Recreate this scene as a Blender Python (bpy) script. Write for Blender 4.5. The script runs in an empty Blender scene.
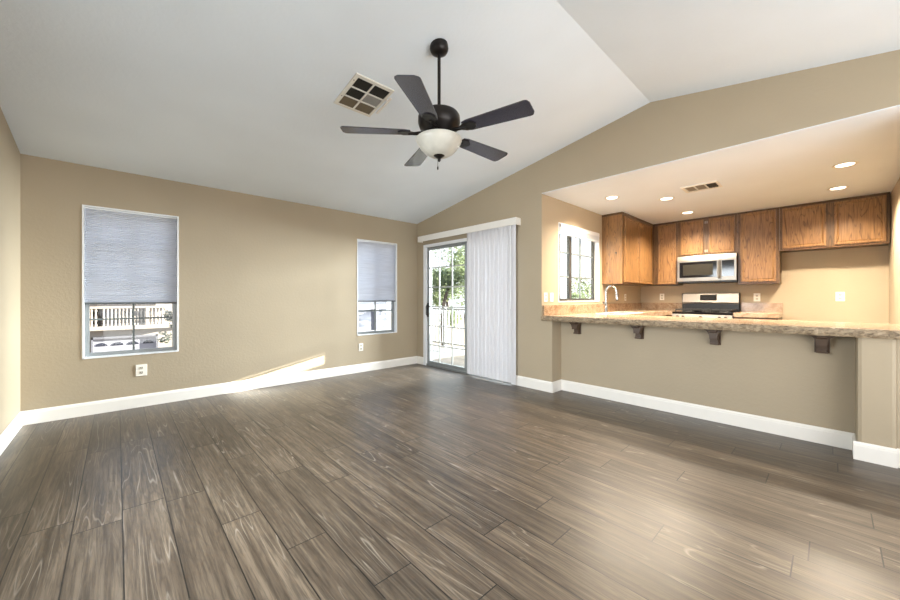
import bpy, bmesh, math, random
from mathutils import Vector, Matrix

random.seed(7)
scene = bpy.context.scene
COL = scene.collection

# ------------------------------------------------------------------ camera
YAW = 43.025
cam_data = bpy.data.cameras.new('camera')
cam = bpy.data.objects.new('camera', cam_data)
COL.objects.link(cam)
cam_data.sensor_width = 36.0
cam_data.lens = 36.0 * 356.44 / 900.0
cam_data.shift_y = -2.2 / 900.0
cam_data.clip_start = 0.05
cam_data.clip_end = 300
cam.location = (-3.8505, -4.973, 1.1482)
cam.rotation_euler = (math.pi / 2, 0, -math.radians(YAW))
scene.camera = cam

# ------------------------------------------------------------------ view, world, sun, large lights
vs = scene.view_settings
scene.display_settings.display_device = 'sRGB'
vs.view_transform = 'Standard'
vs.look = 'None'
vs.gamma = 1.0
vs.use_curve_mapping = False
vs.exposure = 0.32
scene.cycles.max_bounces = 10
scene.cycles.diffuse_bounces = 5
scene.cycles.transparent_max_bounces = 12
scene.cycles.sample_clamp_indirect = 6.0
scene.cycles.caustics_reflective = False
scene.cycles.caustics_refractive = False

world = bpy.data.worlds.new('sky')
scene.world = world
world.use_nodes = True
wn = world.node_tree
wn.nodes.clear()
SKY_STRENGTH = 1.45
_tc = wn.nodes.new('ShaderNodeTexCoord')
_sep = wn.nodes.new('ShaderNodeSeparateXYZ')
_rmp = wn.nodes.new('ShaderNodeValToRGB')
_bg = wn.nodes.new('ShaderNodeBackground')
_out = wn.nodes.new('ShaderNodeOutputWorld')
wn.links.new(_tc.outputs['Generated'], _sep.inputs[0])
wn.links.new(_sep.outputs['Z'], _rmp.inputs['Fac'])
_rmp.color_ramp.elements[0].position = 0.0
_rmp.color_ramp.elements[0].color = (0.92, 0.95, 1.0, 1)
_rmp.color_ramp.elements[1].position = 0.8
_rmp.color_ramp.elements[1].color = (0.50, 0.68, 1.0, 1)
wn.links.new(_rmp.outputs['Color'], _bg.inputs['Color'])
_bg.inputs['Strength'].default_value = SKY_STRENGTH
wn.links.new(_bg.outputs[0], _out.inputs['Surface'])


def add_light(name, kind, loc, energy, color, direction=None, **kw):
    d = bpy.data.lights.new(name, kind)
    d.energy = energy
    d.color = color
    for k, v in kw.items():
        setattr(d, k, v)
    o = bpy.data.objects.new(name, d)
    o.location = loc
    if direction is not None:
        o.rotation_euler = Vector(direction).to_track_quat('-Z', 'Y').to_euler()
    COL.objects.link(o)
    return o


SUN_DIR = Vector((-1.0, 0.18, -0.20))
add_light('sun', 'SUN', (30, -6, 12), 56.0, (1.0, 0.93, 0.82), SUN_DIR, angle=math.radians(0.25))
# added fill lamps behind the camera, set at two added rear windows
add_light('rear_fill', 'AREA', (-2.9, -7.42, 1.55), 30.0, (1.0, 0.97, 1.0), (0, 1, 0.25),
          shape='RECTANGLE', size=2.6, size_y=1.7)
add_light('rear_fill', 'AREA', (-0.9, -7.42, 1.55), 14.0, (1.0, 0.97, 1.0), (0, 1, 0.25),
          shape='RECTANGLE', size=1.2, size_y=1.7)
# added lamps outside the sliding door, boosting the daylight into the room
add_light('balcony_fill', 'AREA', (3.7, 0.85, 4.0), 200.0, (0.86, 0.94, 1.0), (-1, -0.25, -0.52),
          shape='RECTANGLE', size=2.2, size_y=2.0)
add_light('balcony_fill', 'AREA', (5.5, -1.6, 2.3), 3400.0, (0.90, 0.95, 1.0), (-1, 0.16, -0.1),
          shape='RECTANGLE', size=1.8, size_y=2.0)
# added cool fill lamp at an added left wall window, out of frame
add_light('left_fill', 'AREA', (-4.42, -2.9, 1.45), 58.0, (0.88, 0.95, 1.0), (1, 0.02, -0.6),
          shape='RECTANGLE', size=1.1, size_y=1.4, spread=math.radians(125))
# added upward fill lamp behind the camera, brightens the ceiling
add_light('ceiling_fill', 'AREA', (-2.4, -6.6, 0.45), 70.0, (0.98, 0.98, 0.97), (0.05, 0.75, 1),
          shape='RECTANGLE', size=3.4, size_y=1.2)

# ------------------------------------------------------------------ node helpers


class NT:
    def __init__(self, mat):
        mat.use_nodes = True
        self.t = mat.node_tree
        self.t.nodes.clear()
        self.out = self.t.nodes.new('ShaderNodeOutputMaterial')

    def n(self, kind, **kw):
        nd = self.t.nodes.new(kind)
        for k, v in kw.items():
            setattr(nd, k, v)
        return nd

    def link(self, a, b):
        self.t.links.new(a, b)

    def put(self, sock, v):
        if isinstance(v, bpy.types.NodeSocket):
            self.t.links.new(v, sock)
        elif v is not None:
            sock.default_value = v

    def math(self, op, a, b=None, c=None):
        nd = self.n('ShaderNodeMath', operation=op)
        self.put(nd.inputs[0], a)
        if b is not None:
            self.put(nd.inputs[1], b)
        if c is not None:
            self.put(nd.inputs[2], c)
        return nd.outputs[0]

    def mixc(self, fac, a, b, blend='MIX'):
        nd = self.n('ShaderNodeMix', data_type='RGBA', blend_type=blend)
        self.put(nd.inputs['Factor'], fac)
        self.put(nd.inputs['A'], a)
        self.put(nd.inputs['B'], b)
        # colour sockets are the third A/B pair
        for s in nd.inputs:
            if s.type == 'RGBA' and s.name == 'A':
                self.put(s, a)
            if s.type == 'RGBA' and s.name == 'B':
                self.put(s, b)
        for s in nd.outputs:
            if s.type == 'RGBA':
                return s

    def ramp(self, fac, stops):
        nd = self.n('ShaderNodeValToRGB')
        cr = nd.color_ramp
        while len(cr.elements) < len(stops):
            cr.elements.new(0.5)
        for e, (p, c) in zip(cr.elements, stops):
            e.position = p
            e.color = c if len(c) == 4 else (*c, 1)
        self.put(nd.inputs['Fac'], fac)
        return nd.outputs['Color']

    def obj(self):
        return self.n('ShaderNodeTexCoord').outputs['Object']

    def mapping(self, vec, scale=(1, 1, 1), loc=(0, 0, 0)):
        nd = self.n('ShaderNodeMapping')
        self.put(nd.inputs['Vector'], vec)
        self.put(nd.inputs['Scale'], scale)
        self.put(nd.inputs['Location'], loc)
        return nd.outputs[0]

    def noise(self, vec, scale, detail=3, rough=0.5, dist=0.0):
        nd = self.n('ShaderNodeTexNoise')
        self.put(nd.inputs['Vector'], vec)
        nd.inputs['Scale'].default_value = scale
        nd.inputs['Detail'].default_value = detail
        nd.inputs['Roughness'].default_value = rough
        nd.inputs['Distortion'].default_value = dist
        return nd.outputs[0]

    def bump(self, h, strength=0.2, distance=0.01):
        nd = self.n('ShaderNodeBump')
        nd.inputs['Strength'].default_value = strength
        nd.inputs['Distance'].default_value = distance
        self.put(nd.inputs['Height'], h)
        return nd.outputs[0]

    def pbsdf(self, color, rough=0.5, metal=0.0, normal=None, spec=0.5, emit=None, estr=0.0, coat=0.0):
        b = self.n('ShaderNodeBsdfPrincipled')
        self.put(b.inputs['Base Color'], color if not isinstance(color, tuple) else (*color[:3], 1))
        self.put(b.inputs['Roughness'], rough)
        self.put(b.inputs['Metallic'], metal)
        self.put(b.inputs['Specular IOR Level'], spec)
        b.inputs['Coat Weight'].default_value = coat
        if normal is not None:
            self.link(normal, b.inputs['Normal'])
        if emit is not None:
            b.inputs['Emission Color'].default_value = (*emit, 1)
            b.inputs['Emission Strength'].default_value = estr
        self.link(b.outputs[0], self.out.inputs['Surface'])
        return b


def s2l(*c):
    r = []
    for v in c:
        v = v / 255.0
        r.append(v / 12.92 if v <= 0.04045 else ((v + 0.055) / 1.055) ** 2.4)
    return tuple(r)


def simple(name, rgb, rough=0.5, metal=0.0, spec=0.5, bump=None, emit=None, estr=0.0, vary=0.04):
    m = bpy.data.materials.new(name)
    t = NT(m)
    o = t.obj()
    nz = t.noise(o, 14.0, 2)
    lo = tuple(c * (1 - vary) for c in rgb)
    hi = tuple(min(1.0, c * (1 + vary)) for c in rgb)
    c = t.ramp(nz, [(0.3, lo), (0.7, hi)])
    nrm = None
    if bump:
        nrm = t.bump(t.noise(o, bump[0], 3), bump[1], bump[2])
    t.pbsdf(c, rough, metal, nrm, spec, emit, estr)
    return m


M = {}


def mat_wall(name, rgb):
    m = bpy.data.materials.new(name)
    t = NT(m)
    o = t.obj()
    big = t.noise(o, 1.3, 2)
    c = t.ramp(big, [(0.3, tuple(v * 0.97 for v in rgb)), (0.7, tuple(v * 1.03 for v in rgb))])
    h = t.ramp(t.noise(o, 38.0, 3, 0.55), [(0.42, (0, 0, 0)), (0.62, (1, 1, 1))])
    t.pbsdf(c, 0.55, 0, t.bump(h, 0.12, 0.003), 0.35)
    return m


M['wall'] = mat_wall('tan_wall_paint', s2l(170, 156, 133))
M['ceiling'] = mat_wall('white_ceiling_paint', s2l(231, 239, 245))
M['trim'] = simple('white_trim_paint', s2l(235, 231, 224), 0.35, vary=0.01)
M['vinyl'] = simple('white_vinyl', s2l(232, 234, 236), 0.4, vary=0.01)
M['alu'] = simple('grey_aluminium_frame', s2l(138, 142, 142), 0.4, 0.3)
M['bronze_frame'] = simple('dark_bronze_frame', s2l(60, 58, 54), 0.4, 0.2)
M['muntin'] = simple('grey_white_grid_bar', s2l(104, 112, 112), 0.4)
M['muntin_light'] = simple('pale_grid_bar', s2l(186, 188, 186), 0.4)
M['black'] = simple('black_plastic', s2l(13, 13, 14), 0.4)
M['black_gloss'] = simple('black_glass', s2l(14, 14, 16), 0.08)
M['black_matte'] = simple('black_cast_iron', s2l(22, 22, 22), 0.6)
M['dark_void'] = simple('dark_duct_shade', s2l(46, 44, 38), 0.8)  # dark colour stands in for the shade inside the ceiling vents
M['plate'] = simple('ivory_cover_plate', s2l(238, 234, 224), 0.35, vary=0.01)
M['slot'] = simple('dark_socket_slot', s2l(60, 56, 50), 0.6)
M['receptacle'] = simple('cream_receptacle', s2l(205, 198, 182), 0.4)
M['steel'] = simple('brushed_stainless_steel', s2l(146, 140, 133), 0.36, 1.0)
M['chrome'] = simple('polished_chrome', s2l(178, 177, 175), 0.12, 1.0)
M['sink'] = simple('white_sink_enamel', s2l(240, 238, 236), 0.15)
M['fan_metal'] = simple('oil_rubbed_bronze', s2l(36, 32, 30), 0.35, 0.6)
M['fan_blade'] = simple('espresso_fan_blade', s2l(44, 41, 54), 0.26, spec=1.0)
M['bowl'] = simple('alabaster_glass', s2l(192, 189, 178), 0.3, vary=0.08)
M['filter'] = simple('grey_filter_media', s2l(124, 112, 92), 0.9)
M['mesh_grey'] = simple('grey_window_mesh', s2l(40, 38, 33), 0.6, spec=0.1)
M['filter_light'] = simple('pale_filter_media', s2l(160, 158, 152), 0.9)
M['grille'] = simple('white_grille_enamel', s2l(226, 224, 214), 0.4)
M['vent_slat'] = simple('vent_louver_enamel', s2l(170, 160, 142), 0.5)
M['corbel'] = simple('brown_corbel_wood', s2l(78, 58, 41), 0.45, bump=(30, 0.2, 0.003), vary=0.15)
M['lamp'] = simple('lit_lamp_lens', (1.0, 0.93, 0.8), 0.4, emit=(1.0, 0.88, 0.70), estr=5.0)
M['stucco'] = simple('cream_stucco', s2l(150, 141, 133), 0.9, bump=(30, 0.2, 0.02))
M['stucco_white'] = simple('white_stucco', s2l(150, 150, 156), 0.9)
M['stucco_grey'] = simple('grey_stucco', s2l(96, 96, 104), 0.9)
M['baluster_shade'] = simple('dark_opening_shade', s2l(62, 56, 54), 0.8)  # dark colour stands in for shade behind balusters and in small holes
M['garage'] = simple('white_garage_door', s2l(152, 150, 160), 0.6)
M['dark_glass'] = simple('dark_window_glass', s2l(48, 50, 62), 0.3)
M['concrete'] = simple('pale_concrete', s2l(112, 109, 104), 0.85, vary=0.08)
M['ground'] = simple('sandy_ground', s2l(120, 110, 96), 0.95, vary=0.2)
M['white_metal'] = simple('white_painted_metal', s2l(150, 148, 142), 0.45)
M['bark'] = simple('tree_bark', s2l(74, 62, 50), 0.9, bump=(20, 0.5, 0.03), vary=0.3)
M['roof_tile'] = simple('terracotta_roof', s2l(170, 120, 92), 0.8)
M['bottom_rail'] = simple('grey_bottom_rail', s2l(82, 86, 88), 0.45)


def mat_leaf(name, a, b):
    m = bpy.data.materials.new(name)
    t = NT(m)
    c = t.ramp(t.noise(t.obj(), 3.0, 3), [(0.3, a), (0.7, b)])
    d = t.n('ShaderNodeBsdfDiffuse')
    tr = t.n('ShaderNodeBsdfTranslucent')
    t.link(c, d.inputs[0])
    t.link(c, tr.inputs[0])
    mx = t.n('ShaderNodeMixShader')
    mx.inputs[0].default_value = 0.4
    t.link(d.outputs[0], mx.inputs[1])
    t.link(tr.outputs[0], mx.inputs[2])
    t.link(mx.outputs[0], t.out.inputs['Surface'])
    return m


M['leaf'] = mat_leaf('sunlit_leaf', s2l(92, 106, 78), s2l(142, 152, 118))
M['leaf_dark'] = mat_leaf('deep_green_leaf', s2l(52, 64, 48), s2l(86, 98, 76))
M['palm'] = mat_leaf('palm_frond', s2l(56, 70, 58), s2l(84, 98, 84))


def mat_glass():
    m = bpy.data.materials.new('clear_window_glass')
    t = NT(m)
    tr = t.n('ShaderNodeBsdfTransparent')
    tr.inputs[0].default_value = (0.96, 0.98, 0.97, 1)
    gl = t.n('ShaderNodeBsdfGlossy')
    gl.inputs['Roughness'].default_value = 0.03
    lw = t.n('ShaderNodeLayerWeight')
    fac = t.math('ADD', 0.02, t.math('MULTIPLY', 0.7, t.math('POWER', lw.outputs['Facing'], 5.0)))
    mx = t.n('ShaderNodeMixShader')
    t.link(fac, mx.inputs[0])
    t.link(tr.outputs[0], mx.inputs[1])
    t.link(gl.outputs[0], mx.inputs[2])
    t.link(mx.outputs[0], t.out.inputs['Surface'])
    return m


M['glass'] = mat_glass()


def mat_fabric(name, rgb, transl, streak=None, rough_scale=(3, 3, 160)):
    m = bpy.data.materials.new(name)
    t = NT(m)
    o = t.obj()
    nz = t.noise(t.mapping(o, rough_scale), 1.0, 3, 0.6)
    lo = tuple(v * (1 - (streak or 0.05)) for v in rgb)
    hi = tuple(min(1, v * (1 + (streak or 0.05))) for v in rgb)
    c = t.ramp(nz, [(0.35, lo), (0.65, hi)])
    d = t.n('ShaderNodeBsdfDiffuse')
    tr = t.n('ShaderNodeBsdfTranslucent')
    t.link(c, d.inputs[0])
    t.link(c, tr.inputs[0])
    mx = t.n('ShaderNodeMixShader')
    mx.inputs[0].default_value = transl
    t.link(d.outputs[0], mx.inputs[1])
    t.link(tr.outputs[0], mx.inputs[2])
    t.link(mx.outputs[0], t.out.inputs['Surface'])
    return m


M['shade'] = mat_fabric('pale_cellular_fabric', s2l(230, 232, 238), 0.70, 0.10)
M['vane'] = mat_fabric('pale_vinyl_vane', s2l(222, 221, 224), 0.10, 0.02, (40, 40, 1))


def mat_floor():
    m = bpy.data.materials.new('grey_brown_plank_floor')
    t = NT(m)
    o = t.obj()
    sep = t.n('ShaderNodeSeparateXYZ')
    t.link(o, sep.inputs[0])
    x, y = sep.outputs[0], sep.outputs[1]
    W, L = 0.182, 1.22
    xr = t.math('DIVIDE', t.math('ADD', x, 3.831 + 40 * W), W)
    row = t.math('FLOOR', xr)
    fx = t.math('SUBTRACT', xr, row)
    wn1 = t.n('ShaderNodeTexWhiteNoise', noise_dimensions='1D')
    t.link(row, wn1.inputs['W'])
    yr = t.math('ADD', t.math('DIVIDE', t.math('ADD', y, 40.0), L), wn1.outputs['Value'])
    idx = t.math('FLOOR', yr)
    fy = t.math('SUBTRACT', yr, idx)
    cmb = t.n('ShaderNodeCombineXYZ')
    t.link(row, cmb.inputs[0])
    t.link(idx, cmb.inputs[1])
    wn2 = t.n('ShaderNodeTexWhiteNoise', noise_dimensions='2D')
    t.link(cmb.outputs[0], wn2.inputs['Vector'])
    rnd = wn2.outputs['Value']
    # seam mask
    dx = t.math('MULTIPLY', t.math('MINIMUM', fx, t.math('SUBTRACT', 1.0, fx)), W)
    dy = t.math('MULTIPLY', t.math('MINIMUM', fy, t.math('SUBTRACT', 1.0, fy)), L)
    seam = t.math('LESS_THAN', t.math('MINIMUM', dx, dy), 0.0025)
    bevel = t.math('MINIMUM', t.math('DIVIDE', t.math('MINIMUM', dx, dy), 0.005), 1.0)
    # grain coordinates, shifted per plank
    gc = t.n('ShaderNodeCombineXYZ')
    t.link(x, gc.inputs[0])
    t.link(y, gc.inputs[1])
    t.link(t.math('MULTIPLY', rnd, 37.0), gc.inputs[2])
    g = gc.outputs[0]
    warp = t.noise(t.mapping(g, (8.0, 0.55, 1.0)), 1.0, 2, 0.5, 0.3)
    rings = t.math('FRACT', t.math('MULTIPLY', warp, 15.0))
    ring = t.math('ABSOLUTE', t.math('SUBTRACT', rings, 0.5))          # 0..0.5 triangular contour
    fine = t.noise(t.mapping(g, (120.0, 4.5, 1.0)), 1.0, 4, 0.7)
    mid = t.noise(t.mapping(g, (30.0, 1.4, 1.0)), 1.0, 3, 0.6)
    patch = t.noise(t.mapping(g, (5.0, 1.6, 1.0)), 1.0, 3, 0.6)
    base = t.ramp(mid, [(0.25, s2l(62, 52, 42)), (0.5, s2l(92, 79, 65)), (0.78, s2l(124, 110, 93))])
    tone = t.n('ShaderNodeMapRange')
    t.link(rnd, tone.inputs[0])
    tone.inputs[3].default_value = 0.74
    tone.inputs[4].default_value = 1.10
    hs = t.n('ShaderNodeHueSaturation')
    t.link(base, hs.inputs['Color'])
    t.link(tone.outputs[0], hs.inputs['Value'])
    c = hs.outputs['Color']
    fdark = t.ramp(fine, [(0.38, (0.38, 0.38, 0.38)), (0.56, (1, 1, 1))])
    c = t.mixc(0.72, c, fdark, 'MULTIPLY')
    # pale limed cathedral lines, only in places
    line = t.ramp(ring, [(0.0, (1, 1, 1)), (0.09, (0, 0, 0))])
    where = t.ramp(patch, [(0.47, (0, 0, 0)), (0.66, (1, 1, 1))])
    lf = t.math('MULTIPLY', line, t.math('MULTIPLY', where, 0.5))
    c = t.mixc(lf, c, (*s2l(176, 166, 152), 1))
    dl = t.ramp(ring, [(0.40, (0, 0, 0)), (0.5, (1, 1, 1))])
    c = t.mixc(t.math('MULTIPLY', dl, 0.35), c, (*s2l(52, 44, 37), 1))
    c = t.mixc(seam, c, (*s2l(22, 18, 15), 1))
    ht = t.math('ADD', t.math('MULTIPLY', fine, 0.35), t.math('MULTIPLY', bevel, 0.25))
    ht = t.math('SUBTRACT', ht, t.math('MULTIPLY', lf, 0.4))
    rough = t.n('ShaderNodeMapRange')
    t.link(mid, rough.inputs[0])
    rough.inputs[3].default_value = 0.30
    rough.inputs[4].default_value = 0.46
    t.pbsdf(c, rough.outputs[0], 0, t.bump(ht, 0.16, 0.003), 0.62)
    return m


M['floor'] = mat_floor()


def mat_oak(name, vertical=True, k=1.0):
    m = bpy.data.materials.new(name)
    t = NT(m)
    o = t.obj()
    inf = t.n('ShaderNodeObjectInfo')
    off = t.n('ShaderNodeCombineXYZ')
    t.link(t.math('MULTIPLY', inf.outputs['Random'], 31.0), off.inputs[0])
    t.link(t.math('MULTIPLY', inf.outputs['Random'], 17.0), off.inputs[1])
    vm = t.n('ShaderNodeVectorMath', operation='ADD')
    t.link(o, vm.inputs[0])
    t.link(off.outputs[0], vm.inputs[1])
    v = vm.outputs[0]
    sc = (9, 9, 1.1) if vertical else (2, 1.1, 9)
    sf = (110, 110, 5) if vertical else (10, 5, 110)
    warp = t.noise(t.mapping(v, sc), 1.0, 2, 0.5, 0.5)
    ring = t.math('ABSOLUTE', t.math('SUBTRACT', t.math('FRACT', t.math('MULTIPLY', warp, 11.0)), 0.5))
    fine = t.noise(t.mapping(v, sf), 1.0, 3, 0.6)
    c = t.ramp(fine, [(0.3, tuple(q * k for q in s2l(104, 74, 43))), (0.7, tuple(q * k for q in s2l(142, 105, 64)))])
    dl = t.ramp(ring, [(0.0, (1, 1, 1)), (0.16, (0, 0, 0))])
    c = t.mixc(t.math('MULTIPLY', dl, 0.78), c, (*[q * k for q in s2l(74, 48, 26)], 1))
    t.pbsdf(c, 0.36, 0, t.bump(fine, 0.1, 0.002), 0.5)
    return m


M['oak'] = mat_oak('honey_oak')
M['oak_frame'] = mat_oak('oak_face_frame', True, 0.5)
M['oak_rail'] = mat_oak('dark_oak_top_rail', False, 0.36)


def mat_granite(name):
    m = bpy.data.materials.new(name)
    t = NT(m)
    o = t.obj()
    a = t.noise(o, 9.0, 5, 0.65, 1.0)
    c = t.ramp(a, [(0.25, s2l(104, 80, 58)), (0.42, s2l(146, 121, 95)), (0.58, s2l(168, 146, 122)), (0.75, s2l(152, 122, 90))])
    vz = t.noise(t.mapping(o, (1.0, 1.6, 2.2)), 7.0, 4, 0.6, 2.2)
    vein = t.math('ABSOLUTE', t.math('SUBTRACT', vz, 0.5))
    vm = t.ramp(vein, [(0.0, (1, 1, 1)), (0.03, (0, 0, 0))])
    c = t.mixc(t.math('MULTIPLY', vm, 0.75), c, (*s2l(108, 80, 56), 1))
    sp = t.noise(o, 120.0, 2)
    spk = t.ramp(sp, [(0.62, (0, 0, 0)), (0.7, (1, 1, 1))])
    c = t.mixc(t.math('MULTIPLY', spk, 0.5), c, (*s2l(90, 74, 62), 1))
    t.pbsdf(c, 0.2, 0, None, 0.5)
    return m


M['granite'] = mat_granite('tan_veined_granite')


def mat_granite_edge():
    m = bpy.data.materials.new('rough_chiselled_granite_edge')
    t = NT(m)
    o = t.obj()
    a = t.noise(t.mapping(o, (1, 1, 1.8)), 22.0, 5, 0.7, 1.2)
    c = t.ramp(a, [(0.3, s2l(80, 66, 50)), (0.48, s2l(140, 122, 98)), (0.62, s2l(172, 154, 128)), (0.78, s2l(112, 92, 70))])
    t.pbsdf(c, 0.5, 0, t.bump(t.noise(o, 45, 4, 0.6), 0.6, 0.01), 0.4)
    return m


M['granite_edge'] = mat_granite_edge()

# ------------------------------------------------------------------ mesh helpers


class MB:
    def __init__(self):
        self.bm = bmesh.new()

    def box(self, x0, x1, y0, y1, z0, z1, bev=0.0):
        x0, x1 = sorted((x0, x1))
        y0, y1 = sorted((y0, y1))
        z0, z1 = sorted((z0, z1))
        vs_ = [self.bm.verts.new(p) for p in ((x0, y0, z0), (x1, y0, z0), (x1, y1, z0), (x0, y1, z0),
                                             (x0, y0, z1), (x1, y0, z1), (x1, y1, z1), (x0, y1, z1))]
        fs = [(0, 3, 2, 1), (4, 5, 6, 7), (0, 1, 5, 4), (1, 2, 6, 5), (2, 3, 7, 6), (3, 0, 4, 7)]
        faces = [self.bm.faces.new([vs_[i] for i in f]) for f in fs]
        if bev > 0:
            edges = list({e for f in faces for e in f.edges})
            bmesh.ops.bevel(self.bm, geom=edges, offset=bev, segments=2, affect='EDGES', profile=0.6)
        return self

    def prism(self, poly, axis, a, b):
        """poly: 2-D outline; axis 'x': (y,z), 'y': (x,z), 'z': (x,y)."""
        def P(q, w):
            return {'x': (w, q[0], q[1]), 'y': (q[0], w, q[1]), 'z': (q[0], q[1], w)}[axis]
        va = [self.bm.verts.new(P(q, a)) for q in poly]
        vb = [self.bm.verts.new(P(q, b)) for q in poly]
        n = len(poly)
        self.bm.faces.new(va)
        self.bm.faces.new(list(reversed(vb)))
        for i in range(n):
            self.bm.faces.new((va[i], vb[i], vb[(i + 1) % n], va[(i + 1) % n]))
        return self

    def loft(self, rings, closed=True, cap=True):
        rv = [[self.bm.verts.new(p) for p in r] for r in rings]
        n = len(rv[0])
        for a, b in zip(rv, rv[1:]):
            for i in range(n if closed else n - 1):
                j = (i + 1) % n
                self.bm.faces.new((a[i], a[j], b[j], b[i]))
        if cap and closed:
            self.bm.faces.new(list(reversed(rv[0])))
            self.bm.faces.new(rv[-1])
        return self

    def lathe(self, prof, c, seg=32, cap=True):
        rings = []
        for r, z in prof:
            rings.append([(c[0] + r * math.cos(2 * math.pi * i / seg), c[1] + r * math.sin(2 * math.pi * i / seg), c[2] + z)
                          for i in range(seg)])
        return self.loft(rings, True, cap)

    def tube(self, pts, r, seg=10):
        pts = [Vector(p) for p in pts]
        rs = r if isinstance(r, (list, tuple)) else [r] * len(pts)
        rings = []
        up = None
        for i, p in enumerate(pts):
            a = pts[max(i - 1, 0)]
            b = pts[min(i + 1, len(pts) - 1)]
            d = (b - a).normalized()
            if up is None:
                up = d.orthogonal().normalized()
            u = (up - d * up.dot(d)).normalized()
            up = u
            w = d.cross(u)
            rings.append([tuple(p + (u * math.cos(2 * math.pi * k / seg) + w * math.sin(2 * math.pi * k / seg)) * rs[i])
                          for k in range(seg)])
        return self.loft(rings)

    def quad(self, *pts):
        self.bm.faces.new([self.bm.verts.new(p) for p in pts])
        return self

    def xform(self, mat):
        bmesh.ops.transform(self.bm, matrix=mat, verts=self.bm.verts)
        return self

    def build(self, name, mat, parent=None, smooth=False, kind=None, mats=None):
        bm = self.bm
        off = Vector((0, 0, 0))
        p = parent
        while p is not None:
            off += p.location
            p = p.parent
        bmesh.ops.translate(bm, vec=-off, verts=bm.verts)
        bmesh.ops.recalc_face_normals(bm, faces=bm.faces)
        me = bpy.data.meshes.new(name)
        bm.to_mesh(me)
        bm.free()
        if mats:
            for k in mats:
                me.materials.append(M[k])
        else:
            me.materials.append(M[mat])
        if smooth:
            me.polygons.foreach_set('use_smooth', [True] * len(me.polygons))
            try:
                me.set_sharp_from_angle(angle=math.radians(40))
            except Exception:
                pass
        o = bpy.data.objects.new(name, me)
        COL.objects.link(o)
        if parent is not None:
            o.parent = parent
        if kind:
            o['kind'] = kind
        return o


def tag(o, label, cat, group=None, kind=None):
    o['label'] = label
    o['category'] = cat
    if group:
        o['group'] = group
    if kind:
        o['kind'] = kind
    return o


def thing(name, label, cat, loc, group=None, kind=None):
    o = bpy.data.objects.new(name, None)
    o.empty_display_size = 0.1
    o.location = loc
    COL.objects.link(o)
    return tag(o, label, cat, group, kind)


def copy_tree(o, parent=None):
    c = o.copy()
    COL.objects.link(c)
    if parent is not None:
        c.parent = parent
    for ch in list(o.children):
        copy_tree(ch, c)
    return c


def structure(o):
    o['kind'] = 'structure'
    return o


# ------------------------------------------------------------------ the room
H = 2.443
S = 0.17
YR = -3.75                     # ridge
ZR = H - S * YR
YREAR = -7.5
XL = -4.487
XB = 3.36                      # kitchen back wall
YD = -2.515                    # kitchen wall with the window
YE = -5.47                     # kitchen end wall
WT = 0.13


def ceil_z(y):
    return H - S * y if y >= YR else ZR + S * (y - YR)


def wall_panel(axis, plane, thick, u0, u1, z0, z1, holes):
    """A wall in plane axis=plane, spanning u and z, with rectangular holes (u0,u1,z0,z1)."""
    mb = MB()
    us = sorted({u0, u1, *[h[0] for h in holes], *[h[1] for h in holes]})
    for a, b in zip(us, us[1:]):
        zs = [(z0, z1)]
        for h in holes:
            if h[0] <= a + 1e-6 and h[1] >= b - 1e-6:
                zs = [q for s, e in zs for q in ((s, min(e, h[2])), (max(s, h[3]), e)) if q[1] - q[0] > 1e-4]
        for s, e in zs:
            if axis == 'y':
                mb.box(a, b, plane, plane + thick, s, e)
            else:
                mb.box(plane, plane + thick, a, b, s, e)
    return mb


W1 = (-4.101, -3.350, 0.55, 2.055)
W2 = (-1.161, -0.424, 0.565, 2.055)
W3 = (0.394, 1.60, 1.09, 2.145)
DR = (-2.12, -0.19, 0.0, 2.05)

MB().box(XL - 0.1, XB + 0.1, YREAR - 0.1, 0.1, -0.12, 0.0).build('floor', 'floor', kind='structure')
wall_panel('y', 0.0, WT, XL - WT, WT, 0.0, H + 0.03, [W1, W2]).build('wall_back', 'wall', kind='structure')
# left wall and rear wall follow the gable
W6 = (-3.5, -2.3, 0.7, 2.2)


def gable_piece(mb_, ya, yb, z0, x0, x1):
    pts_ = [(ya, z0), (yb, z0), (yb, ceil_z(yb) + 0.03)]
    if ya > YR > yb:
        pts_.append((YR, ZR + 0.03))
    pts_.append((ya, ceil_z(ya) + 0.03))
    mb_.prism(pts_, 'x', x0, x1)


mb = MB()
gable_piece(mb, 0.0, W6[1], 0.0, XL - WT, XL)
gable_piece(mb, W6[0], YREAR, 0.0, XL - WT, XL)
gable_piece(mb, W6[1], W6[0], W6[3], XL - WT, XL)
mb.box(XL - WT, XL, W6[0], W6[1], 0.0, W6[2])
mb.build('wall_left', 'wall', kind='structure')
RW1 = (-4.2, -1.6, 0.7, 2.4)
RW2 = (-1.5, -0.3, 0.7, 2.4)
wall_panel('y', YREAR - WT, WT, XL - WT, WT, 0.0, ceil_z(YREAR) + 0.03, [RW1, RW2]).build('wall_front', 'wall', kind='structure')
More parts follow.
